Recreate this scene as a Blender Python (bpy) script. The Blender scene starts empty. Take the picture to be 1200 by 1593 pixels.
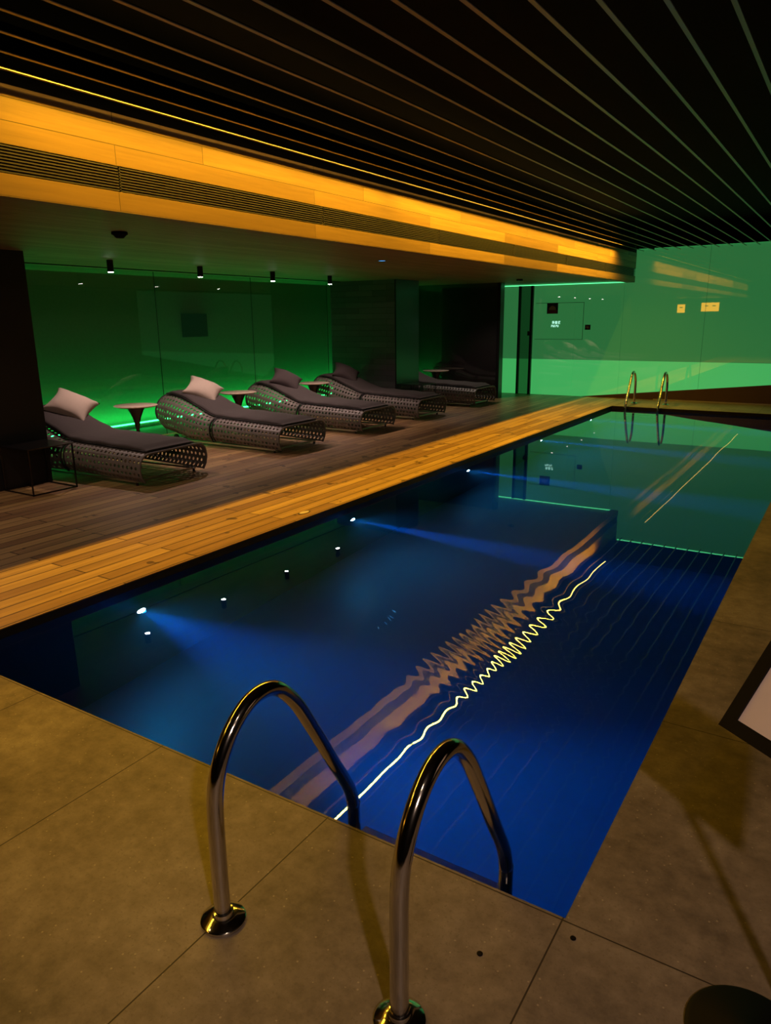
import bpy, bmesh, math, random
from mathutils import Vector, Matrix, noise
random.seed(7)
S = bpy.context.scene
COL = S.collection
R = math.radians

# ------------------------------------------------------------------ camera
YAW, PITCH, ROLL, FPX = -0.5679, -0.2591, -0.0112, 1132.2
def set_camera():
    f = Vector((math.sin(YAW)*math.cos(PITCH), math.cos(YAW)*math.cos(PITCH), math.sin(PITCH)))
    r = Vector((math.cos(YAW), -math.sin(YAW), 0)); u = r.cross(f)
    c, s = math.cos(ROLL), math.sin(ROLL)
    r2 = c*r + s*u; u2 = -s*r + c*u
    m = Matrix(((r2.x, u2.x, -f.x, 0), (r2.y, u2.y, -f.y, 0), (r2.z, u2.z, -f.z, 1.6), (0, 0, 0, 1)))
    cd = bpy.data.cameras.new('camera'); co = bpy.data.objects.new('camera', cd); COL.objects.link(co)
    co.matrix_world = m
    cd.sensor_fit = 'VERTICAL'; cd.sensor_height = 36; cd.sensor_width = 27; cd.lens = FPX*36/1593
    cd.clip_start = 0.05; cd.clip_end = 100
    S.camera = co
set_camera()
S.view_settings.view_transform = 'Standard'; S.view_settings.look = 'None'
S.view_settings.exposure = 0.15; S.view_settings.gamma = 1.0; S.view_settings.use_curve_mapping = False
w = bpy.data.worlds.new('world'); S.world = w; w.use_nodes = True
w.node_tree.nodes['Background'].inputs[0].default_value = (0.02, 0.02, 0.025, 1)
w.node_tree.nodes['Background'].inputs[1].default_value = 0.02
S.cycles.use_denoising = True
S.cycles.max_bounces = 8; S.cycles.diffuse_bounces = 3; S.cycles.glossy_bounces = 5
S.cycles.transmission_bounces = 6; S.cycles.transparent_max_bounces = 12; S.cycles.volume_bounces = 0
S.cycles.caustics_reflective = False; S.cycles.caustics_refractive = False
S.cycles.sample_clamp_indirect = 4

# place dimensions (metres, floor z=0, y runs along the pool)
XL, XR, YN, YF = -3.73, -0.48, 1.65, 13.70       # pool rim
YW = 15.1                                        # far wall
XB, ZB, ZT = -3.83, 2.24, 2.775                  # bulkhead face, its underside and top
ZS = 2.275                                       # lounge soffit
XG, XW = -8.45, -9.3                             # glass front and wall behind it
WATER, DEPTH = -0.055, -1.42

def light(kind, name, loc, energy, color, target=None, **kw):
    d = bpy.data.lights.new(name, kind); d.energy = energy; d.color = color
    for k, v in kw.items(): setattr(d, k, v)
    o = bpy.data.objects.new(name, d); COL.objects.link(o); o.location = loc
    if target is not None:
        o.rotation_euler = (Vector(target) - Vector(loc)).to_track_quat('-Z', 'Y').to_euler()
    return o

AMBER = (1.0, 0.54, 0.025)
# the two downlights over the near end, behind the camera, and an added side fill
light('SPOT', 'near_downlight', (1.3, -0.72, 2.75), 175, (1.0, 0.69, 0.52), (-0.9, 1.9, 0), spot_size=R(100), spot_blend=0.7, shadow_soft_size=0.06)
light('SPOT', 'side_fill', (0.35, 0.2, 2.75), 9, (1.0, .72, .5), (0.0, 3.0, 0), spot_size=R(110), spot_blend=0.8, shadow_soft_size=0.06)  # added to brighten the right-hand paving
light('SPOT', 'near_left_downlight', (-3.0, -0.3, 2.75), 4, (1.0, .7, .35), (-2.9, 1.2, 0), spot_size=R(90), spot_blend=0.8, shadow_soft_size=0.06)

# ------------------------------------------------------------------ mesh helpers
def link_mesh(name, verts, faces, mat, parent=None, smooth=False, loc=None):
    me = bpy.data.meshes.new(name); me.from_pydata([tuple(v) for v in verts], [], faces)
    me.update()
    if smooth:
        me.polygons.foreach_set('use_smooth', [True]*len(me.polygons))
    if mat: me.materials.append(mat)
    o = bpy.data.objects.new(name, me); COL.objects.link(o)
    if parent: o.parent = parent
    if loc: o.location = loc
    return o
class MB:
    def __init__(s): s.v = []; s.f = []
    def box(s, x0, y0, z0, x1, y1, z1):
        b = len(s.v)
        s.v += [(x0,y0,z0),(x1,y0,z0),(x1,y1,z0),(x0,y1,z0),(x0,y0,z1),(x1,y0,z1),(x1,y1,z1),(x0,y1,z1)]
        s.f += [tuple(b+i for i in q) for q in ((0,3,2,1),(4,5,6,7),(0,1,5,4),(1,2,6,5),(2,3,7,6),(3,0,4,7))]
        return s
    def tube(s, pts, r, n=12, cap=True):
        pts = [Vector(p) for p in pts]; b = len(s.v); N = len(pts)
        up = None
        for i, p in enumerate(pts):
            t = (pts[min(i+1, N-1)] - pts[max(i-1, 0)]).normalized()
            if up is None:
                a = Vector((0,0,1)) if abs(t.z) < 0.9 else Vector((1,0,0))
                up = (a - t*a.dot(t)).normalized()
            else:
                up = (up - t*up.dot(t)).normalized()
            sd = t.cross(up)
            rr = r[i] if isinstance(r, (list, tuple)) else r
            for k in range(n):
                an = 2*math.pi*k/n
                s.v.append(p + (up*math.cos(an) + sd*math.sin(an))*rr)
        for i in range(N-1):
            for k in range(n):
                k2 = (k+1) % n
                s.f.append((b+i*n+k, b+i*n+k2, b+(i+1)*n+k2, b+(i+1)*n+k))
        if cap:
            s.f.append(tuple(b+k for k in reversed(range(n)))); s.f.append(tuple(b+(N-1)*n+k for k in range(n)))
        return s
    def lathe(s, prof, c=(0,0,0), n=32, cap=True):
        b = len(s.v); m = len(prof)
        for r, z in prof:
            for k in range(n):
                a = 2*math.pi*k/n
                s.v.append((c[0]+r*math.cos(a), c[1]+r*math.sin(a), c[2]+z))
        for i in range(m-1):
            for k in range(n):
                k2 = (k+1) % n
                s.f.append((b+i*n+k, b+i*n+k2, b+(i+1)*n+k2, b+(i+1)*n+k))
        if cap:
            s.f.append(tuple(b+k for k in reversed(range(n)))); s.f.append(tuple(b+(m-1)*n+k for k in range(n)))
        return s
    def build(s, name, mat, parent=None, smooth=False, angle=None, bevel=0):
        o = link_mesh(name, s.v, s.f, mat, parent, smooth)
        if angle:
            o.data.set_sharp_from_angle(angle=R(angle))
        if bevel:
            m = o.modifiers.new('bevel', 'BEVEL'); m.width = bevel; m.segments = 2; m.limit_method = 'ANGLE'
        return o
def box(*a): return MB().box(*a)
def tag(o, label=None, cat=None, group=None, kind=None):
    if label: o['label'] = label
    if cat: o['category'] = cat
    if group: o['group'] = group
    if kind: o['kind'] = kind
    return o
def struct(o, label=None): 
    o['kind'] = 'structure'
    if label: o['label'] = label
    return o
def empty(name, loc=(0,0,0), rz=0):
    o = bpy.data.objects.new(name, None); COL.objects.link(o); o.location = loc; o.rotation_euler = (0,0,rz)
    o.empty_display_size = 0.1
    return o
CHILD = {}
def children(o): return [c for c in COL.objects if c.parent == o]
def copy_tree(o, parent=None):
    c = o.copy(); COL.objects.link(c); c.parent = parent
    for ch in children(o): copy_tree(ch, c)
    return c
def smoothpath(pts, n=6):
    pts = [Vector(p) for p in pts]; out = []
    P = [pts[0]] + pts + [pts[-1]]
    for i in range(1, len(P)-2):
        for k in range(n):
            t = k/n; a, b, c, d = P[i-1], P[i], P[i+1], P[i+2]
            out.append(0.5*((2*b) + (c-a)*t + (2*a-5*b+4*c-d)*t*t + (3*b-a-3*c+d)*t*t*t))
    out.append(pts[-1]); return out

# ------------------------------------------------------------------ materials
class NT:
    def __init__(s, name):
        s.m = bpy.data.materials.new(name); s.m.use_nodes = True
        s.t = s.m.node_tree; s.n = s.t.nodes; s.b = s.n['Principled BSDF']; s.out = s.n['Material Output']
    def add(s, t, **kw):
        n = s.n.new(t)
        for k, v in kw.items():
            if k.startswith('i_'): n.inputs[k[2:].replace('_', ' ')].default_value = v
            else: setattr(n, k, v)
        return n
    def link(s, a, b): s.t.links.new(a, b)
    def math(s, op, a, b=None, clamp=False):
        n = s.n.new('ShaderNodeMath'); n.operation = op; n.use_clamp = clamp
        for i, x in enumerate((a, b)):
            if x is None: continue
            if isinstance(x, (int, float)): n.inputs[i].default_value = x
            else: s.link(x, n.inputs[i])
        return n.outputs[0]
    def mix(s, f, a, b, blend='MIX'):
        n = s.n.new('ShaderNodeMix'); n.data_type = 'RGBA'; n.blend_type = blend
        for i, x in ((0, f), (6, a), (7, b)):
            if isinstance(x, (int, float)): n.inputs[i].default_value = x
            elif isinstance(x, tuple): n.inputs[i].default_value = (*x[:3], 1)
            else: s.link(x, n.inputs[i])
        return n.outputs[2]
    def coords(s, scale=(1,1,1), world=True):
        g = s.n.new('ShaderNodeTexCoord'); mp = s.n.new('ShaderNodeMapping'); mp.inputs['Scale'].default_value = scale
        s.link(g.outputs['Object'], mp.inputs['Vector']); return mp.outputs['Vector']
    def noise(s, vec, scale=5, detail=4, rough=0.55):
        n = s.n.new('ShaderNodeTexNoise'); n.inputs['Scale'].default_value = scale
        n.inputs['Detail'].default_value = detail; n.inputs['Roughness'].default_value = rough
        s.link(vec, n.inputs['Vector']); return n.outputs['Fac']
    def ramp(s, fac, stops):
        n = s.n.new('ShaderNodeValToRGB'); e = n.color_ramp.elements
        while len(e) < len(stops): e.new(0.5)
        for i, (p, c) in enumerate(stops):
            e[i].position = p; e[i].color = (*c, 1) if len(c) == 3 else c
        s.link(fac, n.inputs[0]); return n.outputs['Color']
    def bump(s, h, strength=0.3, dist=0.01):
        n = s.n.new('ShaderNodeBump'); n.inputs['Strength'].default_value = strength; n.inputs['Distance'].default_value = dist
        s.link(h, n.inputs['Height']); s.link(n.outputs[0], s.b.inputs['Normal']); return n.outputs[0]
    def set(s, **kw):
        for k, v in kw.items():
            s.b.inputs[k.replace('_', ' ')].default_value = (*v, 1) if isinstance(v, tuple) and len(v) == 3 else v
        return s
def plain(name, col, rough=0.5, metal=0.0, spec=0.5, var=0.0):
    t = NT(name); t.set(Base_Color=col, Roughness=rough, Metallic=metal, Specular_IOR_Level=spec)
    v = t.coords()
    n = t.noise(v, 30, 3)
    dark = tuple(c*(1-max(var, 0.08)) for c in col)
    t.link(t.mix(n, col, dark), t.b.inputs['Base Color'])
    return t.m
def emit(name, col, strength):
    t = NT(name); t.set(Base_Color=(0,0,0), Emission_Color=col, Emission_Strength=strength, Roughness=0.3); return t.m

def planks(name, c1, c2, mortar, width, length, axes, rough=0.45, msize=0.004, bumpd=0.002, grain=0.5, spec=0.4, groove=None, stain=False):
    """boards running along world y; axes: which coordinate stacks the rows"""
    t = NT(name)
    g = t.add('ShaderNodeTexCoord'); sp = t.add('ShaderNodeSeparateXYZ'); t.link(g.outputs['Object'], sp.inputs[0])
    row = sp.outputs[axes]; run = sp.outputs['Y']
    cb = t.add('ShaderNodeCombineXYZ'); t.link(run, cb.inputs[0]); t.link(row, cb.inputs[1])
    br = t.add('ShaderNodeTexBrick'); br.offset = 0.37; br.offset_frequency = 2; br.squash = 1
    for k, v in (('Scale', 1.0), ('Mortar Size', msize), ('Mortar Smooth', 0.1), ('Bias', 0.0), ('Brick Width', length), ('Row Height', width)):
        br.inputs[k].default_value = v
    br.inputs['Color1'].default_value = (0,0,0,1); br.inputs['Color2'].default_value = (1,1,1,1); br.inputs['Mortar'].default_value = (0,0,0,1)
    t.link(cb.outputs[0], br.inputs['Vector'])
    mp = t.add('ShaderNodeMapping'); mp.inputs['Scale'].default_value = (1.2, 26, 1)
    t.link(cb.outputs[0], mp.inputs['Vector'])
    # offset grain per board
    sc = t.add('ShaderNodeVectorMath', operation='MULTIPLY_ADD'); t.link(br.outputs['Color'], sc.inputs[0]); sc.inputs[1].default_value = (13, 7, 5); t.link(mp.outputs[0], sc.inputs[2])
    n1 = t.noise(sc.outputs[0], 1.0, 6, 0.65)
    base = t.mix(br.outputs['Color'], c1, c2)
    dk = t.mix(t.math('MULTIPLY', n1, grain), base, (c1[0]*0.25, c1[1]*0.2, c1[2]*0.2))
    if stain:
        ns = t.noise(g.outputs['Object'], 5.5, 2, 0.5)
        vd = t.add('ShaderNodeVectorMath', operation='DISTANCE'); t.link(g.outputs['Object'], vd.inputs[0]); vd.inputs[1].default_value = (-5.0, 7.6, 0)
        near = t.math('SUBTRACT', 1.0, t.math('MULTIPLY', vd.outputs['Value'], 0.25), clamp=True)
        sm = t.math('GREATER_THAN', t.math('ADD', ns, t.math('MULTIPLY', near, 0.07)), 0.70)
        dk = t.mix(t.math('MULTIPLY', sm, 0.75), dk, (0.04, 0.02, 0.012))
    fin = t.mix(br.outputs['Fac'], dk, mortar)
    t.link(fin, t.b.inputs['Base Color'])
    h = t.math('SUBTRACT', t.math('MULTIPLY', n1, 0.25), br.outputs['Fac'])
    if groove:
        sn = t.math('SINE', t.math('MULTIPLY', row, 2*math.pi/groove)); h = t.math('ADD', h, t.math('MULTIPLY', sn, 0.35))
    t.bump(h, 0.7, bumpd)
    t.link(t.math('ADD', t.math('MULTIPLY', n1, 0.25), rough), t.b.inputs['Roughness'])
    t.set(Specular_IOR_Level=spec)
    return t.m
M = {}
M['deck'] = planks('deck_wood', (0.34, 0.19, 0.09), (0.78, 0.50, 0.21), (0.03, 0.018, 0.01), 0.125, 1.7, 'X', rough=0.30, msize=0.005, bumpd=0.004, grain=0.95, spec=0.5, stain=True)
M['bulk'] = planks('bulkhead_wood', (0.20, 0.12, 0.05), (0.50, 0.31, 0.13), (0.05, 0.03, 0.01), 0.1125, 1.9, 'Z', rough=0.35, msize=0.0022, bumpd=0.001, grain=0.8)
M['soffit'] = planks('soffit_wood', (0.20, 0.13, 0.07), (0.30, 0.20, 0.11), (0.03, 0.02, 0.01), 0.14, 1.8, 'X', rough=0.4, msize=0.0012, bumpd=0.001, grain=0.7)

def stone():
    t = NT('stone_tile')
    g = t.add('ShaderNodeTexCoord'); sp = t.add('ShaderNodeSeparateXYZ'); t.link(g.outputs['Object'], sp.inputs[0])
    def line(c, off, per, wd):
        a = t.math('PINGPONG', t.math('SUBTRACT', c, off), per/2)
        return t.math('LESS_THAN', a, wd)
    lx = line(sp.outputs['X'], -0.485-8.05, 0.805, 0.0022); ly = line(sp.outputs['Y'], 1.64-6, 1.2, 0.0022)
    j = t.math('MAXIMUM', lx, ly)
    v = g.outputs['Object']
    n1 = t.noise(v, 1.6, 6, 0.6); n2 = t.noise(v, 14, 5, 0.7); n3 = t.noise(v, 90, 2, 0.6)
    m = t.math('ADD', t.math('MULTIPLY', n1, 0.55), t.math('MULTIPLY', n2, 0.45))
    c = t.ramp(m, [(0.35, (0.10, 0.078, 0.060)), (0.5, (0.185, 0.146, 0.112)), (0.66, (0.28, 0.232, 0.182))])
    vo = t.add('ShaderNodeTexVoronoi'); vo.inputs['Scale'].default_value = 34; t.link(v, vo.inputs['Vector'])
    fl = t.math('LESS_THAN', vo.outputs['Distance'], 0.10)
    c = t.mix(t.math('MULTIPLY', fl, 0.35), c, (0.55, 0.47, 0.33))
    vo2 = t.add('ShaderNodeTexVoronoi'); vo2.inputs['Scale'].default_value = 2.3; t.link(v, vo2.inputs['Vector'])
    st = t.math('LESS_THAN', vo2.outputs['Distance'], 0.024)
    c = t.mix(t.math('MULTIPLY', st, 0.8), c, (0.02, 0.012, 0.01))
    c = t.mix(t.math('MULTIPLY', t.math('GREATER_THAN', n3, 0.62), 0.35), c, (0.12, 0.09, 0.06))
    c = t.mix(j, c, (0.035, 0.025, 0.018))
    t.link(c, t.b.inputs['Base Color'])
    h = t.math('SUBTRACT', t.math('ADD', t.math('MULTIPLY', n2, 0.5), t.math('MULTIPLY', n3, 0.3)), t.math('MULTIPLY', j, 1.5))
    t.bump(h, 0.5, 0.003); t.set(Roughness=0.55, Specular_IOR_Level=0.35)
    return t.m
M['stone'] = stone()

def pooltile(name, c, c2):
    t = NT(name); g = t.add('ShaderNodeTexCoord')
    n = t.noise(g.outputs['Object'], 1.2, 5)
    sp = t.add('ShaderNodeSeparateXYZ'); t.link(g.outputs['Object'], sp.inputs[0])
    a = t.math('LESS_THAN', t.math('PINGPONG', sp.outputs['X'], 0.4), 0.004)
    b = t.math('LESS_THAN', t.math('PINGPONG', sp.outputs['Y'], 0.4), 0.004)
    col = t.mix(n, c, c2)
    col = t.mix(t.math('MULTIPLY', t.math('MAXIMUM', a, b), 0.12), col, tuple(x*0.3 for x in c))
    t.link(col, t.b.inputs['Base Color']); t.set(Roughness=0.4); return t.m
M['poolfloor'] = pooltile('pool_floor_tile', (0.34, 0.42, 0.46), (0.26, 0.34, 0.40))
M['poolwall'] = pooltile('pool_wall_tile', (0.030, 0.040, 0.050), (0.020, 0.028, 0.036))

def water():
    t = NT('pool_water'); t.n.remove(t.b)
    gl = t.add('ShaderNodeBsdfRefraction'); gl.inputs['IOR'].default_value = 1.333; gl.inputs['Roughness'].default_value = 0.0
    gs = t.add('ShaderNodeBsdfGlossy'); gs.inputs['Roughness'].default_value = 0.0
    gs.inputs['Color'].default_value = (0.95, 0.97, 1, 1); gl.inputs['Color'].default_value = (0.97, 0.99, 1, 1)
    fr = t.add('ShaderNodeFresnel'); fr.inputs['IOR'].default_value = 1.75
    g = t.add('ShaderNodeTexCoord'); m0 = t.add('ShaderNodeMapping'); m0.inputs['Rotation'].default_value = (0, 0, R(-22))
    mp = t.add('ShaderNodeMapping'); mp.inputs['Scale'].default_value = (1.0, 3.6, 1)
    t.link(g.outputs['Object'], m0.inputs[0]); t.link(m0.outputs[0], mp.inputs[0])
    n2 = t.noise(g.outputs['Object'], 0.8, 0, 0.4); n3 = t.noise(g.outputs['Object'], 2.2, 0, 0.4)
    sp = t.add('ShaderNodeSeparateXYZ'); t.link(g.outputs['Object'], sp.inputs[0])
    # a small train of ripples, tightest near one spot in the nearer half of the pool
    sv = t.math('ADD', t.math('MULTIPLY', sp.outputs['X'], 0.5), t.math('MULTIPLY', sp.outputs['Y'], 0.866))
    ds = t.math('ADD', t.math('SUBTRACT', sv, 2.03), t.math('MULTIPLY', t.math('SUBTRACT', n3, 0.5), 0.10))
    ph = t.math('MULTIPLY', t.math('ARCTANGENT', t.math('DIVIDE', ds, 0.5)), 56.0)
    e1 = t.math('MULTIPLY', t.math('ABSOLUTE', t.math('DIVIDE', t.math('ADD', sp.outputs['X'], 1.5), 0.85)), t.math('ABSOLUTE', t.math('DIVIDE', t.math('ADD', sp.outputs['X'], 1.5), 0.85)))
    e2 = t.math('MULTIPLY', t.math('DIVIDE', ds, 1.7), t.math('DIVIDE', ds, 1.7))
    env = t.math('POWER', 2.718, t.math('MULTIPLY', t.math('ADD', e1, e2), -1.0))
    h = t.math('ADD', t.math('MULTIPLY', t.math('MULTIPLY', t.math('SINE', ph), env), 0.042), t.math('MULTIPLY', n2, 0.16))
    b = t.add('ShaderNodeBump'); b.inputs['Strength'].default_value = 1.0; b.inputs['Distance'].default_value = 0.01
    t.link(h, b.inputs['Height']); t.link(b.outputs[0], gl.inputs['Normal']); t.link(b.outputs[0], gs.inputs['Normal']); t.link(b.outputs[0], fr.inputs['Normal'])
    mx = t.add('ShaderNodeMixShader'); t.link(fr.outputs[0], mx.inputs[0]); t.link(gl.outputs[0], mx.inputs[1]); t.link(gs.outputs[0], mx.inputs[2])
    t.link(mx.outputs[0], t.out.inputs['Surface'])
    vs = t.add('ShaderNodeVolumeScatter'); vs.inputs['Color'].default_value = (0.35, 0.65, 1, 1); vs.inputs['Density'].default_value = 0.09; vs.inputs['Anisotropy'].default_value = 0.0
    va = t.add('ShaderNodeVolumeAbsorption'); va.inputs['Color'].default_value = (0.05, 0.5, 0.85, 1); va.inputs['Density'].default_value = 0.25
    ad = t.add('ShaderNodeAddShader'); t.link(vs.outputs[0], ad.inputs[0]); t.link(va.outputs[0], ad.inputs[1]); t.link(ad.outputs[0], t.out.inputs['Volume'])
    return t.m
M['water'] = water()

def clearglass(name, tint, refl=1.0):
    t = NT(name); t.n.remove(t.b)
    tr = t.add('ShaderNodeBsdfTransparent'); tr.inputs[0].default_value = (*tint, 1)
    gs = t.add('ShaderNodeBsdfGlossy'); gs.inputs['Roughness'].default_value = 0.0; gs.inputs[0].default_value = (refl, refl, refl, 1)
    fr = t.add('ShaderNodeFresnel'); fr.inputs[0].default_value = 1.5
    geo = t.add('ShaderNodeNewGeometry'); fac = t.math('MULTIPLY', fr.outputs[0], t.math('SUBTRACT', 1.0, geo.outputs['Backfacing']))
    mx = t.add('ShaderNodeMixShader'); t.link(fac, mx.inputs[0]); t.link(tr.outputs[0], mx.inputs[1]); t.link(gs.outputs[0], mx.inputs[2])
    t.link(mx.outputs[0], t.out.inputs['Surface']); return t.m
M['glass'] = clearglass('clear_glass', (0.82, 0.9, 0.85))
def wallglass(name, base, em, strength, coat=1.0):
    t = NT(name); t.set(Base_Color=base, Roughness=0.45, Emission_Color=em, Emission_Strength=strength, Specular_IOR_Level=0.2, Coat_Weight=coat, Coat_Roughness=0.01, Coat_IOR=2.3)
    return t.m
M['lit_upper'] = wallglass('painted_glow_green_glass', (0.05, 0.16, 0.09), (0.035, 0.235, 0.065), 0.62)  # light on the wall put into the material as even glow
M['lit_lower'] = wallglass('painted_glow_green_band', (0.08, 0.22, 0.11), (0.055, 0.46, 0.115), 0.88)  # brighter zone at the foot painted as a stronger glow
M['joint'] = plain('joint_shadow_gap', (0.01, 0.02, 0.012), 0.5)
M['rearwall'] = plain('rear_green_wall', (0.16, 0.24, 0.17), 0.6, var=0.25)
M['rearfloor'] = plain('rear_gravel_floor', (0.10, 0.17, 0.11), 0.6, var=0.3)
M['led'] = emit('green_led', (0.03, 1.0, 0.18), 14)
M['ledwall'] = emit('green_led_wall', (0.12, 1.0, 0.35), 1.6)
M['cove'] = emit('amber_cove_lamp', (1.0, 0.66, 0.16), 9)
M['spotglow'] = emit('spot_glow', (1.0, 0.86, 0.78), 45)
M['poolglow'] = emit('pool_lamp_glow', (0.4, 0.62, 1.0), 60)
M['blueled'] = emit('blue_indicator', (0.1, 0.45, 1.0), 1.5)
M['black'] = plain('black_lacquer', (0.008, 0.007, 0.008), 0.25)
M['frame'] = plain('black_frame', (0.004, 0.003, 0.004), 0.5, spec=0.12)
M['blackmatte'] = plain('black_matte', (0.003, 0.003, 0.003), 0.9, spec=0.1)
M['pillar'] = plain('black_pillar', (0.006, 0.005, 0.006), 0.5)
M['steel'] = plain('polished_steel', (0.66, 0.63, 0.60), 0.12, 1.0)
M['dullsteel'] = plain('dull_steel', (0.55, 0.53, 0.52), 0.3, 1.0)
M['slat'] = plain('slat_black', (0.004, 0.004, 0.004), 0.8, spec=0.1)
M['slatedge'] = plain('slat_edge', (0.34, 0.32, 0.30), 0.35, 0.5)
M['louvre'] = plain('grille_louvre', (0.055, 0.05, 0.06), 0.4, 0.3)
M['wicker'] = plain('charcoal_wicker', (0.20, 0.175, 0.168), 0.5, var=0.4)
M['wickerrim'] = plain('grey_rope_rim', (0.20, 0.18, 0.175), 0.6, var=0.4)
M['cushion'] = plain('charcoal_cushion', (0.060, 0.050, 0.052), 0.9, var=0.25)
M['piping'] = plain('black_piping', (0.012, 0.010, 0.012), 0.7)
M['pillow_light'] = plain('beige_pillow', (0.50, 0.42, 0.36), 0.9, var=0.1)
M['pillow_dark'] = plain('dark_pillow', (0.055, 0.042, 0.045), 0.9, var=0.15)
M['tabletop'] = plain('pale_table_top', (0.62, 0.50, 0.42), 0.3)
M['wedge'] = plain('dark_brown_ramp', (0.060, 0.028, 0.018), 0.45, var=0.3)
M['red'] = plain('dark_red', (0.10, 0.012, 0.015), 0.4)
M['grey_sign'] = plain('sign_grey', (0.22, 0.25, 0.16), 0.5)
M['paper'] = plain('sign_paper', (0.72, 0.60, 0.58), 0.5)
M['mirror'] = (lambda t: (t.set(Base_Color=(0.012, 0.008, 0.009), Roughness=0.3, Coat_Weight=1.0, Coat_Roughness=0.02, Coat_IOR=1.9), t.m)[1])(NT('dark_glass_cladding'))
M['navy'] = plain('navy_flat', (0.004, 0.010, 0.022), 0.35)
def tilewall():
    t = NT('charcoal_stone_tile'); g = t.add('ShaderNodeTexCoord'); sp = t.add('ShaderNodeSeparateXYZ'); t.link(g.outputs['Object'], sp.inputs[0])
    cb = t.add('ShaderNodeCombineXYZ'); t.link(t.math('ADD', sp.outputs['X'], sp.outputs['Y']), cb.inputs[0]); t.link(sp.outputs['Z'], cb.inputs[1])
    br = t.add('ShaderNodeTexBrick'); t.link(cb.outputs[0], br.inputs['Vector'])
    for k, v in (('Scale', 1.0), ('Mortar Size', 0.003), ('Brick Width', 0.6), ('Row Height', 0.1)): br.inputs[k].default_value = v
    br.inputs['Color1'].default_value = (0.045, 0.045, 0.052, 1); br.inputs['Color2'].default_value = (0.075, 0.072, 0.08, 1); br.inputs['Mortar'].default_value = (0.012, 0.012, 0.014, 1)
    t.link(br.outputs['Color'], t.b.inputs['Base Color']); t.bump(t.math('SUBTRACT', 1.0, br.outputs['Fac']), 0.5, 0.003); t.set(Roughness=0.4); return t.m
M['pillartile'] = tilewall()

# ------------------------------------------------------------------ the setting
XE = 1.45; YB = -2.6
struct(box(XG, YB, -0.06, XL, YW, 0).build('floor', M['deck']), 'wooden deck boards between the pool and the glass')
cop = MB(); cop.box(XL, YB, -0.06, XR, YN, 0); cop.box(XR, YB, -0.06, XE, YW, 0); cop.box(XL, YF, -0.06, XR, YW, 0)
struct(cop.build('floor', M['stone']), 'brown stone tile paving around the pool')
pw = MB(); T = 0.2
pw.box(XL-T, YN-T, DEPTH-0.2, XL, YF+T, -0.062); pw.box(XR, YN-T, DEPTH-0.2, XR+T, YF+T, -0.062)
pw.box(XL, YN-T, DEPTH-0.2, XR, YN, -0.062); pw.box(XL, YF, DEPTH-0.2, XR, YF+T, -0.062)
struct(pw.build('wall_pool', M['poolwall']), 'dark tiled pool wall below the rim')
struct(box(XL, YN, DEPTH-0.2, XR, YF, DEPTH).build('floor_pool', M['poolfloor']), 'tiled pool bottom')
wt = box(XL-0.004, YN-0.004, DEPTH-0.01, XR+0.004, YF+0.004, WATER).build('pool_water', M['water'])
tag(wt, 'still blue pool water filling the long rectangular pool', 'water', kind='stuff')
rim = MB(); rim.box(XL, YN, -0.06, XL+0.004, YF, -0.004); rim.box(XL, YF-0.004, -0.06, XR, YF, -0.004); rim.box(XL, YN, -0.06, XR, YN+0.003, -0.004)
struct(rim.build('trim_2', M['frame']), 'dark metal rim of the pool edge')

# wooden bulkhead (hollow front band) with grille recess
GZ0, GZ1 = 2.348, 2.490
bk = MB()
o = box(XB-0.03, YB, 0, XB, YW, ZT-GZ1).build('wall_bulkhead', M['bulk']); o.location.z = GZ1; struct(o, 'amber lit wooden bulkhead above the air grille')
o = box(XB-0.03, YB, 0, XB, YW, GZ0-ZB).build('wall_bulkhead', M['bulk']); o.location.z = ZB; struct(o, 'amber lit wooden band below the air grille')
bk.box(XB-0.16, YB, ZB, XB-0.13, YW, ZT)
struct(box(XB-0.2, YB, ZT+0.001, XB-0.005, YW, 3.25).build('wall_upper', M['blackmatte']))
struct(bk.build('wall_bulkhead_back', M['blackmatte']))
struct(box(XW-0.1, YB, ZS, XB-0.165, YW, ZS+0.05).build('ceiling_lounge', M['soffit']), 'wood plank ceiling over the loungers')
struct(box(XB-0.16, YB, ZB-0.004, XB, YW, ZB-0.0005).build('trim_3', M['soffit']), 'underside lip of the bulkhead')
gr = empty('linear_grille', (XB, 6.2, GZ0))
tag(gr, 'long dark louvred air grille set into the amber wooden bulkhead', 'air grille')
y0 = -2.5; k = 0
L = 2.0
ys = [1.11-4.0+L*i for i in range(0, 10)]
for i in range(len(ys)-1):
    a, b = max(ys[i], YB)+0.004, min(ys[i+1], YW-0.01)-0.004
    if b-a < 0.2: continue
    m = MB(); n = 9
    for q in range(n):
        z = GZ0 + (q+0.5)*(GZ1-GZ0)/n
        m.box(XB-0.022, a, z-0.0035, XB-0.002, b, z+0.0035)
    m.box(XB-0.022, a, GZ0, XB-0.002, a+0.006, GZ1)
    m.box(XB-0.03, a, GZ0, XB-0.027, b, GZ1)
    o = m.build('grille_section', M['louvre'], gr); o.matrix_parent_inverse = Matrix.Translation(-gr.location)
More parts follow.
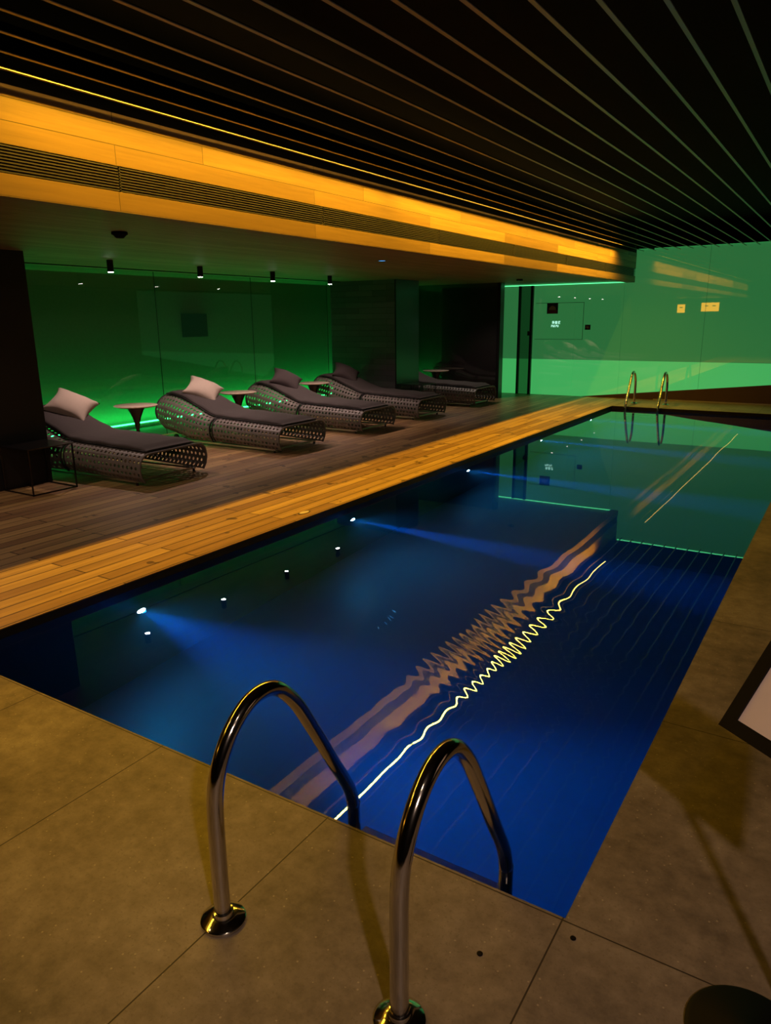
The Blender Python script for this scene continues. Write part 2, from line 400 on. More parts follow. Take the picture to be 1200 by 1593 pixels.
# upper dark ceiling and slats
struct(box(XB-0.16, YB, 3.25, XE, YW, 3.3).build('ceiling', M['blackmatte']), 'black ceiling void above the slats')
ordn = ['nearest to the wooden bulkhead', 'second out from the wooden bulkhead', 'third out from the wooden bulkhead', 'fourth out from the wooden bulkhead',
 'fifth out from the wooden bulkhead', 'sixth out from the wooden bulkhead', 'seventh out from the wooden bulkhead', 'eighth out from the wooden bulkhead',
 'ninth out from the wooden bulkhead', 'tenth out from the wooden bulkhead', 'eleventh out from the wooden bulkhead', 'twelfth out from the wooden bulkhead',
 'thirteenth out from the wooden bulkhead', 'fourteenth out from the wooden bulkhead', 'fifteenth out from the wooden bulkhead', 'sixteenth out from the wooden bulkhead, at the top right corner']
sl0 = None
for i in range(22):
    x = -3.705 + 0.2225*i
    if i == 0:
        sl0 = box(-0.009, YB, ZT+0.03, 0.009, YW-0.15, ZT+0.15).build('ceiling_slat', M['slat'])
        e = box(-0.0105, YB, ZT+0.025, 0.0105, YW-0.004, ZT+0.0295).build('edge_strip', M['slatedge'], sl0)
        o = sl0
    else:
        o = sl0.copy(); COL.objects.link(o); c = e.copy(); COL.objects.link(c); c.parent = o
    if i == 0:
        low = box(-0.009, YB, ZT+0.03, 0.009, YW-0.004, ZT+0.034).build('tmp', M['slat']).data; o.data, full = low, o.data; bpy.data.objects.remove(bpy.data.objects['tmp'])
    elif i == 1: o.data = full
    o.location.x = x
    if i < 16:
        tag(o, 'long black ceiling slat with a pale lower edge, ' + ordn[i], 'ceiling slat', 'black ceiling slats over the pool')
    else:
        struct(o)
# cove lamp between bulkhead and the second slat
cv = MB().box(-3.613, -1.5, ZT+0.082, -3.597, 13.55, ZT+0.087)
cv = cv.build('cove_lamp', M['cove']); tag(cv, 'long thin amber strip lamp hidden between the ceiling slats beside the bulkhead', 'strip lamp')
for yy, pw_ in ((0.4, 32), (4.2, 80), (8.0, 85), (11.7, 90)):
    a = light('AREA', 'cove_light', (-3.605, yy, ZT+0.078), pw_, AMBER, (-3.72, yy, 0), shape='RECTANGLE', spread=R(140))
    a.data.size = 0.02; a.data.size_y = 3.7
    d = Vector((-0.02, 0, -1)).normalized(); zc = -d; yc = Vector((0,1,0)); xc = yc.cross(zc)
    a.matrix_world = Matrix(((xc.x, yc.x, zc.x, -3.605), (xc.y, yc.y, zc.y, yy), (xc.z, yc.z, zc.z, ZT+0.078), (0,0,0,1)))

# far wall of green glass panels, their light painted in as glow
xs = [XG, -6.56, -6.16, -5.86, -4.98, -4.02, -2.5, -0.6, XE]
fw = MB(); fl = MB(); jn = MB()
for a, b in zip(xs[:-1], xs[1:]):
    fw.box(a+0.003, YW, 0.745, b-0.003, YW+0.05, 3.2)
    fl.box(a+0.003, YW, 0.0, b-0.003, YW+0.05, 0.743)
jn.box(XG, YW+0.02, 0, XE, YW+0.06, 3.2)
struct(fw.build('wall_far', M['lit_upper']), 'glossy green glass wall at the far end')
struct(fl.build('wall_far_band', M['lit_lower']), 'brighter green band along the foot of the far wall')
struct(jn.build('wall_far_backing', M['joint']))
struct(box(-6.6, YW-0.02, ZB+0.0, -3.99, YW-0.005, ZB+0.014).build('trim_4', M['ledwall']), 'thin glowing green line on top of the far wall')
struct(box(XB+0.02, YW-0.02, 2.852, XE, YW-0.005, 2.866).build('trim_5', M['ledwall']), 'green light line above the slats at the far wall')
struct(box(XB+0.02, YW-0.14, 2.838, XE, YW-0.125, 3.25).build('added_lip', M['blackmatte']))  # added black lip that hides the green light line from direct view
wd = link_mesh('trim_6', [(-4.75, YW-0.02, 0), (XE, YW-0.02, 0), (XE, YW-0.02, 0.64), (-4.75, YW-0.02, 0.002), (-4.75, YW-0.001, 0), (XE, YW-0.001, 0), (XE, YW-0.001, 0.64), (-4.75, YW-0.001, 0.002)],
    [(0,1,2,3), (5,4,7,6), (3,2,6,7), (0,4,5,1), (1,5,6,2), (0,3,7,4)], M['wedge'])
struct(wd, 'dark brown wedge shaped skirting rising to the right under the green wall')
struct(box(-3.3, YW-0.04, 0.0, XE, YW-0.021, 0.018).build('trim_1', M['dullsteel']))
# other walls, dark
struct(box(XE, YB, 0, XE+0.1, YW+0.05, 3.3).build('wall_right', M['blackmatte']))
struct(box(XW-0.1, YB-0.1, 0, XE+0.1, YB, 3.3).build('wall_near', M['blackmatte']))
# lounge side: clear glass front, green wall behind, LED line
struct(box(XW-0.1, YB, -0.06, XG-0.0, YW, -0.001).build('floor_rear', M['rearfloor']), 'floor strip behind the glass')
struct(box(XW-0.1, YB, 0, XW, YW+0.05, ZS).build('wall_left', M['rearwall']), 'green lit wall behind the lounge glass')
led = box(XW+0.001, 4.4, 0.075, XW+0.016, 14.0, 0.092).build('light_strip', M['led'])
tag(led, 'thin bright green light strip low on the wall behind the loungers', 'light strip')
for yy in (6.0, 9.2, 12.4):
    a = light('AREA', 'green_wash', (XW+0.12, yy, 0.09), 17, (0.03, 1.0, 0.16), shape='RECTANGLE', spread=R(150)); a.data.size = 0.03; a.data.size_y = 3.2
    d = Vector((-0.15, 0, 1)).normalized(); zc = -d; yc = Vector((0,1,0)); xc = yc.cross(zc)
    a.matrix_world = Matrix(((xc.x, yc.x, zc.x, XW+0.12), (xc.y, yc.y, zc.y, yy), (xc.z, yc.z, zc.z, 0.09), (0,0,0,1)))
gy = [3.2, 5.27, 7.28, 9.25, 11.3]
for i in range(4):
    g = box(XG-0.006, gy[i]+0.004, 0, XG+0.006, gy[i+1]-0.004, ZS-0.002).build('window_%d' % (i+1), M['glass']); struct(g, 'clear glass pane behind the loungers')
    e = box(XG-0.005, gy[i+1]-0.003, 0, XG+0.005, gy[i+1]+0.003, ZS-0.002).build('joint', M['joint'], g)
g = box(XG-0.006, 12.3, 0, XG+0.006, 13.95, ZS-0.002).build('window_5', M['glass']); struct(g)
nv = box(XW+0.001, 8.08, 1.33, XW+0.03, 8.62, 1.70).build('navy_square', M['navy']); nv.location = (0, 0.42, 0.02)  # flat navy square on the rear wall
tag(nv, 'small dark navy square on the green wall above the beige pillow lounger', 'panel')
# pillars
struct(box(XG, 3.0, 0, -6.95, 4.42, ZS).build('wall_pillar_near', M['pillar']), 'black pillar at the left edge')
struct(box(XG+0.01, 11.4, 0, -7.03, 12.2, ZS).build('wall_pillar_middle', M['pillartile']), 'charcoal tiled pillar behind the loungers')
struct(box(-7.029, 11.395, 0, -7.0, 12.2, ZS).build('wall_pillar_side', M['black']))
struct(box(XG, 14.0, 0, -6.2, 14.12, ZS).build('wall_dark_glass', M['mirror']), 'dark glossy partition beyond the last lounger')
struct(box(-6.2, 13.96, 0, -6.13, 14.14, ZS).build('trim_8', M['black']))
# glass door beyond
dr = empty('door_1', (-6.15, YW-0.05, 0)); dr['kind'] = 'structure'; dr['label'] = 'glass door with black mullions in the far green wall'
def ch(o, p):
    o.parent = p; o.matrix_parent_inverse = Matrix.Translation(-p.location) if p.rotation_euler.z == 0 else p.matrix_basis.inverted(); return o
ch(box(-6.20, YW-0.06, 0, -6.155, YW-0.002, ZS-0.035).build('mullion', M['black']), dr)
ch(box(-5.93, YW-0.06, 0, -5.875, YW-0.002, ZS-0.035).build('mullion', M['black']), dr)
ch(box(-6.155, YW-0.03, 0.0, -5.93, YW-0.02, ZS-0.035).build('pane', clearglass('door_glass', (0.45, 0.5, 0.45))), dr)
ch(box(-5.965, YW-0.085, 1.23, -5.925, YW-0.058, 1.32).build('door_lock', M['black']), dr)
# hatch outline on the wall
hz = empty('wall_hatch', (-5.33, YW, 1.15)); tag(hz, 'flush green hatch outlined by thin dark gaps on the far wall', 'hatch')
hm = MB()
for bx in ((-5.83, 1.88, -4.80, 1.888), (-4.808, 1.15, -4.80, 1.885), (-5.83, 1.15, -4.80, 1.157)):
    hm.box(bx[0], YW-0.004, bx[1], bx[2], YW-0.0005, bx[3])
ch(hm.build('gap_lines', M['joint']), hz)

# ------------------------------------------------------------------ signs and small things on the far wall
sg = empty('wall_sign', (-5.46, YW-0.008, 1.67)); tag(sg, 'square black and dark red notice on the green wall beside the glass door', 'sign')
ch(box(-5.58, YW-0.012, 1.67, -5.345, YW-0.0005, 1.88).build('board', M['black']), sg)
ch(box(-5.565, YW-0.014, 1.675, -5.36, YW-0.0125, 1.735).build('red_band', M['red']), sg)
hv = [(-5.4625, YW-0.014, 1.742)] + [(-5.4625+0.078*math.cos(math.pi*i/20), YW-0.014, 1.742+0.085*math.sin(math.pi*i/20)) for i in range(21)]
ch(link_mesh('half_disc', hv, [(0, i+1, i) for i in range(1, 21)], M['grey_sign']), sg)
# two glowing lines of lettering (characters too small to read in the picture)
tx = empty('exit_lettering', (-5.38, YW-0.004, 1.41)); tag(tx, 'two short lines of small white glowing lettering on the green wall', 'lettering')
M['letters'] = emit('white_letters', (0.5, 1.0, 0.8), 1.1)
def strokes(cx, z, kind, s):
    m = MB(); y0, y1 = YW-0.006, YW-0.001
    def b(x0, z0, x1, z1): m.box(cx+x0*s, y0, z+z0*s, cx+x1*s, y1, z+z1*s)
    if kind == 0: b(0, 0, .14, 1); b(.14, .45, .8, .6); b(.4, .0, .55, 1); b(.66, .2, .8, .6); b(.1, .85, .8, 1)
    if kind == 1: b(0, 0, .8, .14); b(0, .43, .8, .57); b(0, .86, .8, 1); b(0, 0, .14, 1); b(.66, 0, .8, 1); b(.33, 0, .47, 1)
    if kind == 2: b(.1, .86, .85, 1); b(.1, 0, .25, 1); b(.1, .45, .7, .58); b(.25, 0, .8, .14); b(.55, .58, .68, .86)
    if kind == 3: b(0, 0, .12, 1); b(.12, .88, .5, 1); b(.12, .45, .5, .56); b(.42, .5, .55, 1)
    if kind == 4: b(0, 0, .12, 1); b(.4, 0, .52, 1); b(0, .0, .5, .12)
    if kind == 5: b(0, 0, .12, 1); b(.12, 0, .45, .12); b(.12, .44, .4, .56); b(.12, .88, .45, 1)
    return m
for i, k in enumerate((0, 1, 2)):
    ch(strokes(-5.455+i*0.062, 1.465, k, 0.055).build('character', M['letters']), tx)
for i, k in enumerate((3, 4, 5, 3, 4)):
    ch(strokes(-5.475+i*0.033, 1.40, k, 0.045).build('character', M['letters']), tx)
th = empty('thermostat', (-4.70, YW-0.01, 1.4)); tag(th, 'small square dark thermostat on the green wall right of the hatch', 'thermostat')
ch(box(-4.755, YW-0.02, 1.345, -4.645, YW-0.0005, 1.445).build('housing', M['black']), th)
ch(box(-4.73, YW-0.023, 1.372, -4.675, YW-0.0205, 1.42).build('screen', M['grey_sign']), th)
M['amber_sign'] = emit('amber_sign_panel', (1.0, 0.42, 0.02), 4)
def amber(x0, x1, z0, z1, label, marks, glyph):
    r = empty('amber_sign', ((x0+x1)/2, YB+0.006, z0)); tag(r, label, 'sign', 'amber lit signs on the far wall')
    ch(box(x0, YB+0.0005, z0, x1, YB+0.012, z1).build('lit_panel', M['amber_sign']), r)
    for mx in marks: ch(box(mx-0.06, YB+0.0125, (z0+z1)/2+0.03, mx+0.06, YB+0.016, (z0+z1)/2+0.06).build('mark', M['wedge']), r)
    for k, gx in enumerate(glyph): 
        s = strokes(gx, z0+0.03, k % 3, 0.085); ch(s.build('character', M['letters2']), r)
M['letters2'] = emit('pale_letters', (0.5, 0.8, 0.3), 0.6)
amber(-6.52, -6.22, 1.72, 2.05, 'small amber lit sign mirrored in the far green wall, the left one', [-6.37], [])
amber(-5.60, -4.93, 1.76, 2.10, 'wide amber lit sign mirrored across a panel joint of the far green wall', [-5.4, -5.12], [])

# ------------------------------------------------------------------ ceiling things
def ceil_spot(y, x, label):
    r = empty('ceiling_spotlight', (x, y, ZS)); tag(r, label, 'spotlight', 'small black ceiling spotlights')
    MB().lathe([(0.0, 0), (0.034, 0), (0.036, -0.004), (0.036, -0.125), (0.030, -0.130)], n=24).build('housing', M['black'], r, smooth=True, angle=40)
    MB().lathe([(0.0, -0.133), (0.029, -0.133), (0.029, -0.1302), (0, -0.1302)], n=24, cap=False).build('lens', M['spotglow'], r)
    sp = light('SPOT', 'spotlight', (x, y, ZS-0.14), 80, (1.0, 0.66, 0.56), (x+0.30, y, 0), spot_size=R(115), spot_blend=0.8, shadow_soft_size=0.025)
    return r
spots = [(5.62, 'black cylinder ceiling spotlight closest to the black pillar'), (6.98, 'black cylinder ceiling spotlight above the second lounger'),
         (8.38, 'black cylinder ceiling spotlight above the third lounger, the third one from the left'), (9.75, 'black cylinder ceiling spotlight just left of the charcoal tiled pillar')]
for y, lb in spots: ceil_spot(y, -7.22, lb)
light('SPOT', 'spotlight_hidden', (-6.6, 12.9, ZS-0.03), 45, (1.0, 0.80, 0.66), (-6.3, 12.9, 0), spot_size=R(115), spot_blend=0.8, shadow_soft_size=0.025)
light('SPOT', 'spotlight_front', (-6.3, 2.9, ZS-0.03), 45, (1.0, 0.72, 0.5), (-5.6, 3.6, 0), spot_size=R(115), spot_blend=0.8, shadow_soft_size=0.025)
d = empty('smoke_detector', (-4.95, 3.97, ZS)); tag(d, 'round black smoke detector on the wood plank ceiling near the black pillar', 'smoke detector')
MB().lathe([(0, 0), (0.06, 0), (0.062, -0.018), (0.05, -0.024), (0.03, -0.045), (0, -0.047)], n=28, cap=False).build('base', M['blackmatte'], d, smooth=True)
b = empty('blue_downlight', (-4.94, 7.73, ZS)); tag(b, 'small recessed light glowing blue in the wood plank ceiling', 'downlight')
MB().lathe([(0.042, 0.0), (0.05, -0.004), (0.055, -0.002), (0.055, 0)], n=28, cap=False).build('ring', M['black'], b)
MB().lathe([(0, -0.002), (0.042, -0.002), (0.042, -0.001), (0, -0.001)], n=28, cap=False).build('lens', M['blueled'], b)
b = empty('recessed_downlight', (-5.35, 13.0, ZS)); tag(b, 'small dark round ceiling fitting in front of the glass door', 'downlight')
MB().lathe([(0, 0), (0.06, 0), (0.06, -0.03), (0.045, -0.035), (0, -0.035)], n=28, cap=False).build('ring', M['black'], b)
cbm = MB().tube([(-8.2, 4.45, ZS-0.006), (-8.2, 11.4, ZS-0.006)], 0.006, 8).build('ceiling_cable', M['blackmatte'])
tag(cbm, 'thin black line running along the ceiling in front of the glass', 'cable')

# ------------------------------------------------------------------ underwater lamps
lampy = [(2.87, 'underwater pool lamp closest to the near end of the deck side'), (5.28, 'second underwater pool lamp along the deck side'), (7.68, 'third underwater pool lamp along the deck side'),
         (10.08, 'fourth underwater pool lamp along the deck side'), (12.45, 'farthest underwater pool lamp, near the far ladder')]
for i, (y, lb) in enumerate(lampy):
    z = -0.49
    r = empty('pool_lamp', (XL, y, z)); tag(r, 'small round white glowing ' + lb, 'pool lamp', 'underwater pool lamps')
    a = MB().lathe([(0.032, 0), (0.036, 0.006), (0.041, 0.004), (0.042, 0)], n=24, cap=False).build('ring', M['dullsteel'], r, smooth=True); a.rotation_euler = (0, R(90), 0)
    a = MB().lathe([(0, 0.001), (0.032, 0.001), (0.032, 0.004), (0, 0.004)], n=24, cap=False).build('lens', M['poolglow'], r); a.rotation_euler = (0, R(90), 0)
    e = 380 if i == 0 else 1800
    light('SPOT', 'pool_beam', (XL+0.02, y, z), e, (0.0, 0.20, 1.0), (XL+1.0, y+0.02, z-(0.10 if i else 0.2)), spot_size=R(14 if i else 44), spot_blend=0.9, shadow_soft_size=0.01)
    light('SPOT', 'pool_glow', (XL+0.02, y, z), 17, (0.02, 0.50, 0.95), (XL+1.0, y, z-0.35), spot_size=R(150), spot_blend=1.0, shadow_soft_size=0.02)

# ------------------------------------------------------------------ pool ladders
def make_ladder(label):
    r = empty('pool_ladder', (-0.995, YN, 0)); tag(r, label, 'pool ladder')
    path = [(-0.50, 0), (-0.50, 0.20), (-0.495, 0.38), (-0.47, 0.47), (-0.415, 0.55), (-0.335, 0.598), (-0.245, 0.59), (-0.165, 0.515), (-0.09, 0.395), (0.02, 0.20), (0.10, 0.06), (0.125, -0.02), (0.13, -0.12), (0.13, -0.95)]
    for s in (-1, 1):
        rail = MB().tube(smoothpath([(s*0.285, y, z) for y, z in path], 6), 0.0225, 20).build('handrail', M['steel'], r, smooth=True, angle=50)
        MB().lathe([(0.062, 0), (0.062, 0.008), (0.058, 0.012), (0.046, 0.016), (0.040, 0.020), (0.030, 0.022), (0.028, 0.034), (0.0225, 0.036)], (s*0.285, -0.50, 0), 40).build('floor_flange', M['steel'], rail, smooth=True, angle=40)
    for z in (-0.20, -0.46, -0.72):
        m = MB().box(-0.262, 0.10, z-0.012, 0.262, 0.165, z+0.012)
        m.build('step', M['dullsteel'], r, bevel=0.004)
    return r
ld = make_ladder('polished steel pool ladder in the foreground at the near end of the pool')
l2 = copy_tree(ld); l2.location = (-3.17, YF+0.02, 0); l2.rotation_euler = (0, 0, math.pi)
l2['label'] = 'polished steel pool ladder at the far end in front of the green wall'

# ------------------------------------------------------------------ sun loungers
HW = 0.475
def prof(t):
    """top line of the shell in the side view, t in metres from the foot"""
    if t < 1.12:
        return Vector((t, 0, 0.325 + 0.035*t)), 0.035
    a = min((t-1.12)/0.25, 1); sl = 0.035 + a*a*(3-2*a)*0.335
    # integrate
    x, z = 1.12, 0.325+0.035*1.12; n = 12; dt = (t-1.12)/n if t > 1.12 else 0
    for i in range(n):
        q = (i+0.5)*dt; aa = min(q/0.25, 1); s = 0.035 + aa*aa*(3-2*aa)*0.335
        if q > 0.66: s -= (q-0.66)*0.95
        x += dt*math.cos(math.atan(s)); z += dt*math.sin(math.atan(s))
    s = 0.035 + a*a*(3-2*a)*0.335
    if t-1.12 > 0.66: s -= (t-1.78)*0.95
    return Vector((x, 0, z)), s
SEC = [(0, 0), (0.33, 0), (0.40, -0.012), (0.445, -0.045), (0.468, -0.10), (0.472, -0.16), (0.455, -0.23), (0.415, -0.285)]
def secpt(s):
    sg = 1 if s >= 0 else -1; s = abs(s)
    L = 0
    for a, b in zip(SEC[:-1], SEC[1:]):
        l = math.hypot(b[0]-a[0], b[1]-a[1])
        if s <= L+l or b is SEC[-1]:
            f = (s-L)/l; return sg*(a[0]+(b[0]-a[0])*f), a[1]+(b[1]-a[1])*f
        L += l
SLEN = sum(math.hypot(b[0]-a[0], b[1]-a[1]) for a, b in zip(SEC[:-1], SEC[1:]))
def shell(t0, t1, nu, nv, endround=False):
    verts = []; faces = []; idx = {}
    def vid(t, s):
        key = (round(t, 5), round(s, 5))
        if key in idx: return idx[key]
        P, sl = prof(t); a = math.atan(sl); w, n = secpt(s)
        k = 1.0
        if endround: 
            e = max(0, (t-(t1-0.16))/0.16); k = 1 - 0.30*e*e
            n *= k
            n *= 1.0+0.30*min(1,(t-t0)/0.3)
        if endround:
            q = min(1, (t-t0)/0.7); aw = abs(w)
            if aw > 0.22: n -= 0.10*q*((min(aw, 0.45)-0.22)/0.23)**1.5
        N = Vector((-math.sin(a), 0, math.cos(a)))
        # seam leans back a little with depth on the back shell
        p = P + N*n + Vector((0, w, 0))
        if not endround: p.x = p.x
        idx[key] = len(verts); verts.append(p); return idx[key]
    du = (t1-t0)/nu; dv = 2*SLEN/nv
    for j in range(nv):
        s0 = -SLEN + j*dv; s1 = s0+dv; off = 0.5 if j % 2 else 0.0
        for i in range(-1, nu):
            a = t0 + (i+off)*du; b = a+du
            if off == 0 and i < 0: continue
            a0, b0 = max(a, t0), min(b, t1)
            if b0-a0 < 1e-6: continue
            m = (a+b)/2
            if b0-a0 < du*0.99:
                faces.append((vid(a0, s0), vid(b0, s0), vid(b0, s1), vid(a0, s1))); continue
            ring = [(a, s0), (m, s0), (b, s0), (b, (s0+s1)/2), (b, s1), (m, s1), (a, s1), (a, (s0+s1)/2)]
            ro = [vid(*q) for q in ring]
            rad = 0.28
            hole = [vid(m+du*rad*math.cos(an), (s0+s1)/2+dv*rad*math.sin(an)) for an in [math.pi*(1.25+0.25*k) for k in range(8)]]
            for k in range(8): faces.append((ro[k], ro[(k+1) % 8], hole[(k+1) % 8], hole[k]))
    return verts, faces
def make_lounger():
    r = empty('sun_lounger')
    v, f = shell(0.0, 1.13, 19, 22); s1 = link_mesh('seat_shell', v, f, M['wicker'], r)
    v, f = shell(1.17, 2.24, 18, 22, True); s2 = link_mesh('back_shell', v, f, M['wicker'], r)
    for o in (s1, s2):
        m = o.modifiers.new('solid', 'SOLIDIFY'); m.thickness = 0.009; m.offset = -1
    # rope rims
    def rim(t, er, par):
        pts = []
        for i in range(41):
            s = -SLEN + 2*SLEN*i/40; P, sl = prof(t); a = math.atan(sl); w_, n = secpt(s)
            if er and t > 2: n *= 0.70*1.30
            elif er: n *= 1.0
            if er and t > 2 and abs(w_) > 0.22: n -= 0.10*((min(abs(w_), 0.45)-0.22)/0.23)**1.5
            pts.append(P + Vector((-math.sin(a), 0, math.cos(a)))*n + Vector((0, w_, 0)))
        MB().tube(pts, 0.011, 8).build('rim', M['wickerrim'] if t < 0.1 else M['piping'], par, smooth=True)
    rim(0.0, False, s1); rim(1.13, False, s1); rim(1.17, True, s2); rim(2.24, True, s2)
    # cushion following the shell
    def cw(t): return 1 - 0.17*min(1, max(0, (t-1.0)/1.0))
    NU, sec = 46, [(-0.325, 0.004), (-0.332, 0.02), (-0.325, 0.036), (-0.30, 0.046), (-0.15, 0.050), (0, 0.051), (0.15, 0.050), (0.30, 0.046), (0.325, 0.036), (0.332, 0.02), (0.325, 0.004)]
    V = []; F = []
    for i in range(NU+1):
        t = 0.05 + (2.20-0.05)*i/NU; P, sl = prof(t); a = math.atan(sl); N = Vector((-math.sin(a), 0, math.cos(a)))
        e = min(i/2.0, (NU-i)/2.0, 1.0)
        for w_, n in sec:
            wr = 0.004*math.sin(t*17+w_*6)*e if n > 0.03 else 0
            V.append(P + N*(0.008 + n*(0.35+0.65*e) + wr) + Vector((0, w_*cw(t), 0)))
    ns = len(sec)
    for i in range(NU):
        for k in range(ns-1): F.append((i*ns+k, i*ns+k+1, (i+1)*ns+k+1, (i+1)*ns+k))
        F.append((i*ns+ns-1, i*ns, (i+1)*ns, (i+1)*ns+ns-1))
    F.append(tuple(range(ns))); F.append(tuple(reversed([NU*ns+k for k in range(ns)])))
    cu = link_mesh('cushion', V, F, M['cushion'], r, smooth=True)
    pts = []
    def cp(t, w_):
        P, sl = prof(t); a = math.atan(sl); return P + Vector((-math.sin(a), 0, math.cos(a)))*0.014 + Vector((0, w_*cw(t), 0))
    for i in range(31): pts.append(cp(0.05+2.15*i/30, 0.334))
    for i in range(8): pts.append(cp(2.2, 0.334-0.668*(i+1)/8))
    for i in range(31): pts.append(cp(2.2-2.15*i/30, -0.334))
    for i in range(8): pts.append(cp(0.05, -0.334+0.668*(i+1)/8))
    MB().tube(pts, 0.007, 8).build('piping', M['piping'], cu, smooth=True)
    # base frame
    fr = MB()
    for s in (-1, 1):
        fr.box(0.12, s*0.40-0.012, 0.030, 1.98, s*0.40+0.012, 0.050)
    for x in (0.14, 1.1, 1.9): fr.box(x, -0.40, 0.030, x+0.02, 0.40, 0.048)
    frame = fr.build('base_frame', M['dullsteel'], r)
    for s in (-1, 1):
        MB().tube([(1.22, s*0.36, 0.04), (1.62, s*0.36, 0.36)], 0.009, 8).build('back_strut', M['black'], r)
        MB().tube([(2.03, s*0.36, 0.30), (2.03, s*0.36, 0.36)], 0.008, 8)
        w_ = MB().lathe([(0, -0.012), (0.045, -0.012), (0.05, -0.006), (0.05, 0.006), (0.045, 0.012), (0, 0.012)], n=24, cap=False).build('wheel', M['black'], r, smooth=True, angle=40)
        w_.rotation_euler = (R(90), 0, 0); w_.location = (1.96, s*0.34, 0.05)
        MB().tube([(0.14, s*0.40, 0.0), (0.14, s*0.40, 0.035)], 0.014, 10).build('foot', M['black'], r)
    return r
def pillow_mesh(seed, mat, size=0.50):
    rnd = random.Random(seed); n = 22; V = []; F = []
    ph = [rnd.uniform(0, 6) for _ in range(4)]
    for side in (1, -1):
        for i in range(n+1):
            for j in range(n+1):
                u = -1+2*i/n; v = -1+2*j/n
                x = u*(1-0.17*(1-v*v)**1.0*abs(u)**2); y = v*(1-0.17*(1-u*u)*abs(v)**2)
                th = ((1-u**2)*(1-v**2))**0.45
                rr = math.hypot(u, v)
                wr = 0.05*math.sin(7*u+ph[0]+3*v)*math.sin(6*v+ph[1])*(1-th)*th*2
                V.append((x*size/2, y*size/2, side*(th*(0.11+0.006*math.sin(3*u+ph[2])) + wr*0.12)))
    m = (n+1)*(n+1)
    for i in range(n):
        for j in range(n):
            a = i*(n+1)+j; F.append((a, a+n+1, a+n+2, a+1)); F.append((m+a, m+a+1, m+a+n+2, m+a+n+1))
    o = link_mesh('throw_pillow', V, F, mat, smooth=True)
    bm = bmesh.new(); bm.from_mesh(o.data); bmesh.ops.remove_doubles(bm, verts=bm.verts, dist=0.0004); bm.to_mesh(o.data); bm.free()
    return o
proto = make_lounger()
# foot centre x, y, heading
LS = [(-5.86, 5.12, 3, 'dark grey woven sun lounger closest to the black pillar, beige pillow on it'),
      (-5.84, 7.22, 0, 'dark grey woven sun lounger second from the left, carrying a pale beige pillow'),
      (-5.86, 9.03, 0, 'dark grey woven sun lounger third from the left, carrying a dark pillow'),
      (-5.86, 10.68, -1, 'dark grey woven sun lounger in front of the charcoal tiled pillar'),
      (-5.88, 12.80, 0, 'dark grey woven sun lounger farthest away, half hidden by the tiled pillar')]
for i, (x, y, a, lb) in enumerate(LS):
    o = proto if i == 0 else copy_tree(proto)
    o.location = (x, y, 0); o.rotation_euler = (0, 0, math.pi+R(a))
    tag(o, lb, 'sun lounger', 'woven sun loungers in a row on the deck')
def put_pillow(i, mat, seed, label, rot, dx=0, dy=0, dz=0):
    x, y, a, _ = LS[i]
    o = pillow_mesh(seed, mat)
    e1 = Vector((0.45, 0.38, -0.26)).normalized(); e2 = Vector((-0.60, 0.20, 0.42)); e2 = (e2-e1*e2.dot(e1)).normalized(); n = e1.cross(e2)
    c = Vector((x-1.86+dx, y-0.25+dy, 0.672+dz)) + e1*0.23 + e2*0.23
    o.matrix_world = Matrix(((e1.x, e2.x, n.x, c.x), (e1.y, e2.y, n.y, c.y), (e1.z, e2.z, n.z, c.z), (0, 0, 0, 1)))
    tag(o, label, 'pillow', 'throw pillows on the loungers'); return o
put_pillow(0, M['pillow_light'], 1, 'large beige pillow on the lounger beside the black pillar', None, dx=0.05, dy=0.0, dz=0.0)
put_pillow(1, M['pillow_light'], 2, 'beige pillow propped on the second lounger from the left', None)
put_pillow(2, M['pillow_dark'], 3, 'dark charcoal pillow on the lounger between two round tables', None)
put_pillow(3, M['pillow_dark'], 4, 'dark charcoal pillow on the lounger in front of the tiled pillar', None)
put_pillow(4, M['pillow_dark'], 5, 'dark pillow on the farthest lounger, mirrored in the dark glass', None)

# ------------------------------------------------------------------ tables
def tulip(label, x, y):
    r = empty('round_table', (x, y, 0)); tag(r, label, 'side table', 'round pedestal side tables')
    MB().lathe([(0, 0.532), (0.255, 0.532), (0.275, 0.540), (0.278, 0.548), (0.270, 0.552), (0, 0.552)], n=48, cap=False).build('table_top', M['tabletop'], r, smooth=True, angle=30)
    MB().lathe([(0.125, 0.531), (0.105, 0.50), (0.080, 0.45), (0.055, 0.39), (0.036, 0.32), (0.024, 0.24), (0.018, 0.15), (0.016, 0.03)], n=32).build('pedestal', M['black'], r, smooth=True)
    MB().lathe([(0.15, 0), (0.15, 0.006), (0.10, 0.014), (0.03, 0.024), (0.016, 0.03)], n=32).build('base', M['black'], r, smooth=True)
    return r
tulip('round pale topped pedestal table between the first and second loungers', -7.87, 6.30)
tulip('round pale topped pedestal table between the second and third loungers', -7.90, 8.24)
tulip('round pale topped pedestal table between the third and fourth loungers', -7.88, 10.08)
tulip('round pale topped pedestal table beyond the farthest lounger, mirrored in dark glass', -7.42, 13.66)
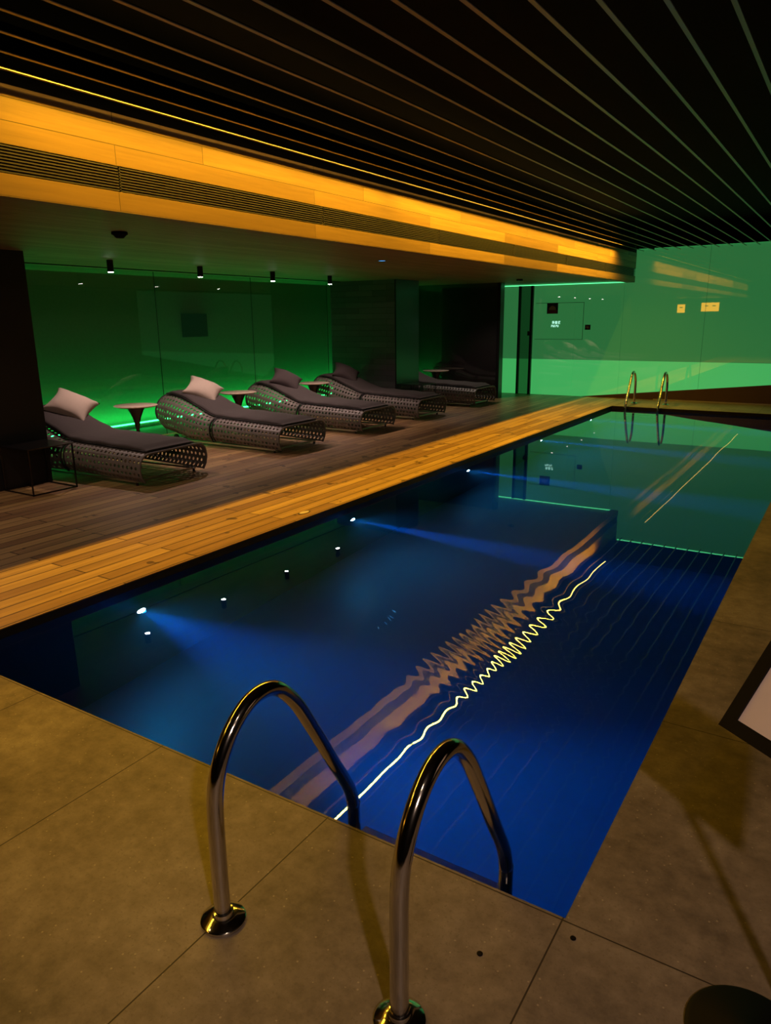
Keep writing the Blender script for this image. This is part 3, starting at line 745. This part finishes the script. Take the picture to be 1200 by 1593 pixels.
def sqtable(label, x, y, rz=0):
    r = empty('square_table', (x, y, 0), rz); tag(r, label, 'side table', 'square black frame side tables')
    h, z = 0.24, 0.45
    MB().box(-h, -h, z-0.012, h, h, z).build('table_top', M['black'], r, bevel=0.002)
    for sx in (-1, 1):
        for sy in (-1, 1):
            MB().box(sx*(h-0.006)-0.006, sy*(h-0.006)-0.006, 0.012, sx*(h-0.006)+0.006, sy*(h-0.006)+0.006, z-0.0125).build('leg', M['black'], r)
    b = MB()
    for s in (-1, 1):
        b.box(-h, s*(h-0.006)-0.006, 0, h, s*(h-0.006)+0.006, 0.012); b.box(s*(h-0.006)-0.006, -h, 0, s*(h-0.006)+0.006, h, 0.012)
    b.build('base_ring', M['black'], r)
    return r
sqtable('square black side table with thin legs at the foot of the black pillar', -6.70, 4.13)
sqtable('square black side table with thin legs beside the charcoal tiled pillar', -6.74, 11.72)

# ------------------------------------------------------------------ framed sign on a stand
def sign_stand():
    r = empty('sign_stand', (-0.01, 1.53, 0)); tag(r, 'black framed sign board on a round black base at the right edge', 'sign stand')
    MB().lathe([(0.135, 0), (0.135, 0.008), (0.125, 0.014), (0.03, 0.018), (0.014, 0.03)], n=48).build('base', M['frame'], r, smooth=True, angle=40)
    MB().tube([(0.125, 0.02, 0.02), (0.125, 0.02, 0.50), (0.07, 0.12, 0.69)], 0.012, 16).build('pole', M['black'], r, smooth=True)
    # board: local frame
    C = Vector((-0.1735, 1.83, 0.60)) - Vector((-0.01, 1.53, 0))
    e1 = Vector((math.cos(R(-36.8)), math.sin(R(-36.8)), 0)); th = R(55.4)
    hb = Vector((math.sin(R(36.8)), math.cos(R(36.8)), 0)); e2 = hb*math.cos(th) + Vector((0,0,1))*math.sin(th); nn = e1.cross(e2)
    def slab(u0, v0, w0, u1, v1, w1):
        m = MB().box(u0, v0, w0, u1, v1, w1); m.v = [C + e1*a + e2*b + nn*c for a, b, c in m.v]; return m
    W, Hh, fw_ = 0.46, 0.34, 0.035
    fm = slab(0, 0, -0.012, W, fw_, 0.006)
    for q in ((0, Hh-fw_, -0.012, W, Hh, 0.006), (0, fw_, -0.012, fw_, Hh-fw_, 0.006), (W-fw_, fw_, -0.012, W, Hh-fw_, 0.006)):
        s = slab(*q); b = len(fm.v); fm.v += s.v; fm.f += [tuple(b+i for i in f) for f in s.f]
    fm.build('frame', M['frame'], r)
    slab(fw_, fw_, -0.01, W-fw_, Hh-fw_, 0.0).build('sign_face', M['paper'], r)
    return r
sign_stand()

# ------------------------------------------------------------------ small fittings in the floor
def plug(x, y, r, label):
    o = MB().lathe([(0, 0.0005), (r, 0.0005), (r, 0.002), (r*0.7, 0.003), (0, 0.003)], n=20, cap=False).build('floor_plug', M['frame'])
    o.location = (x, y, 0); tag(o, label, 'floor plug', 'small dark plugs in the stone paving'); return o
plug(-0.63, 1.42, 0.008, 'small dark round plug in the stone between the near ladder and the pool corner')
plug(-0.44, 1.595, 0.008, 'small dark round plug in the stone right at the near pool corner')
pl = empty('skimmer_lid', (-3.84, 4.72, 0)); tag(pl, 'small oval metal lid set in the wooden deck at the pool edge', 'lid')
for nm, rr, z, mt in (('ring', 0.045, 0.003, M['louvre']), ('cover', 0.036, 0.004, M['tabletop'])):
    a = MB().lathe([(0, 0.0005), (rr, 0.0005), (rr, z), (0, z)], n=28, cap=False).build(nm, mt, pl); a.scale = (0.8, 1.6, 1)
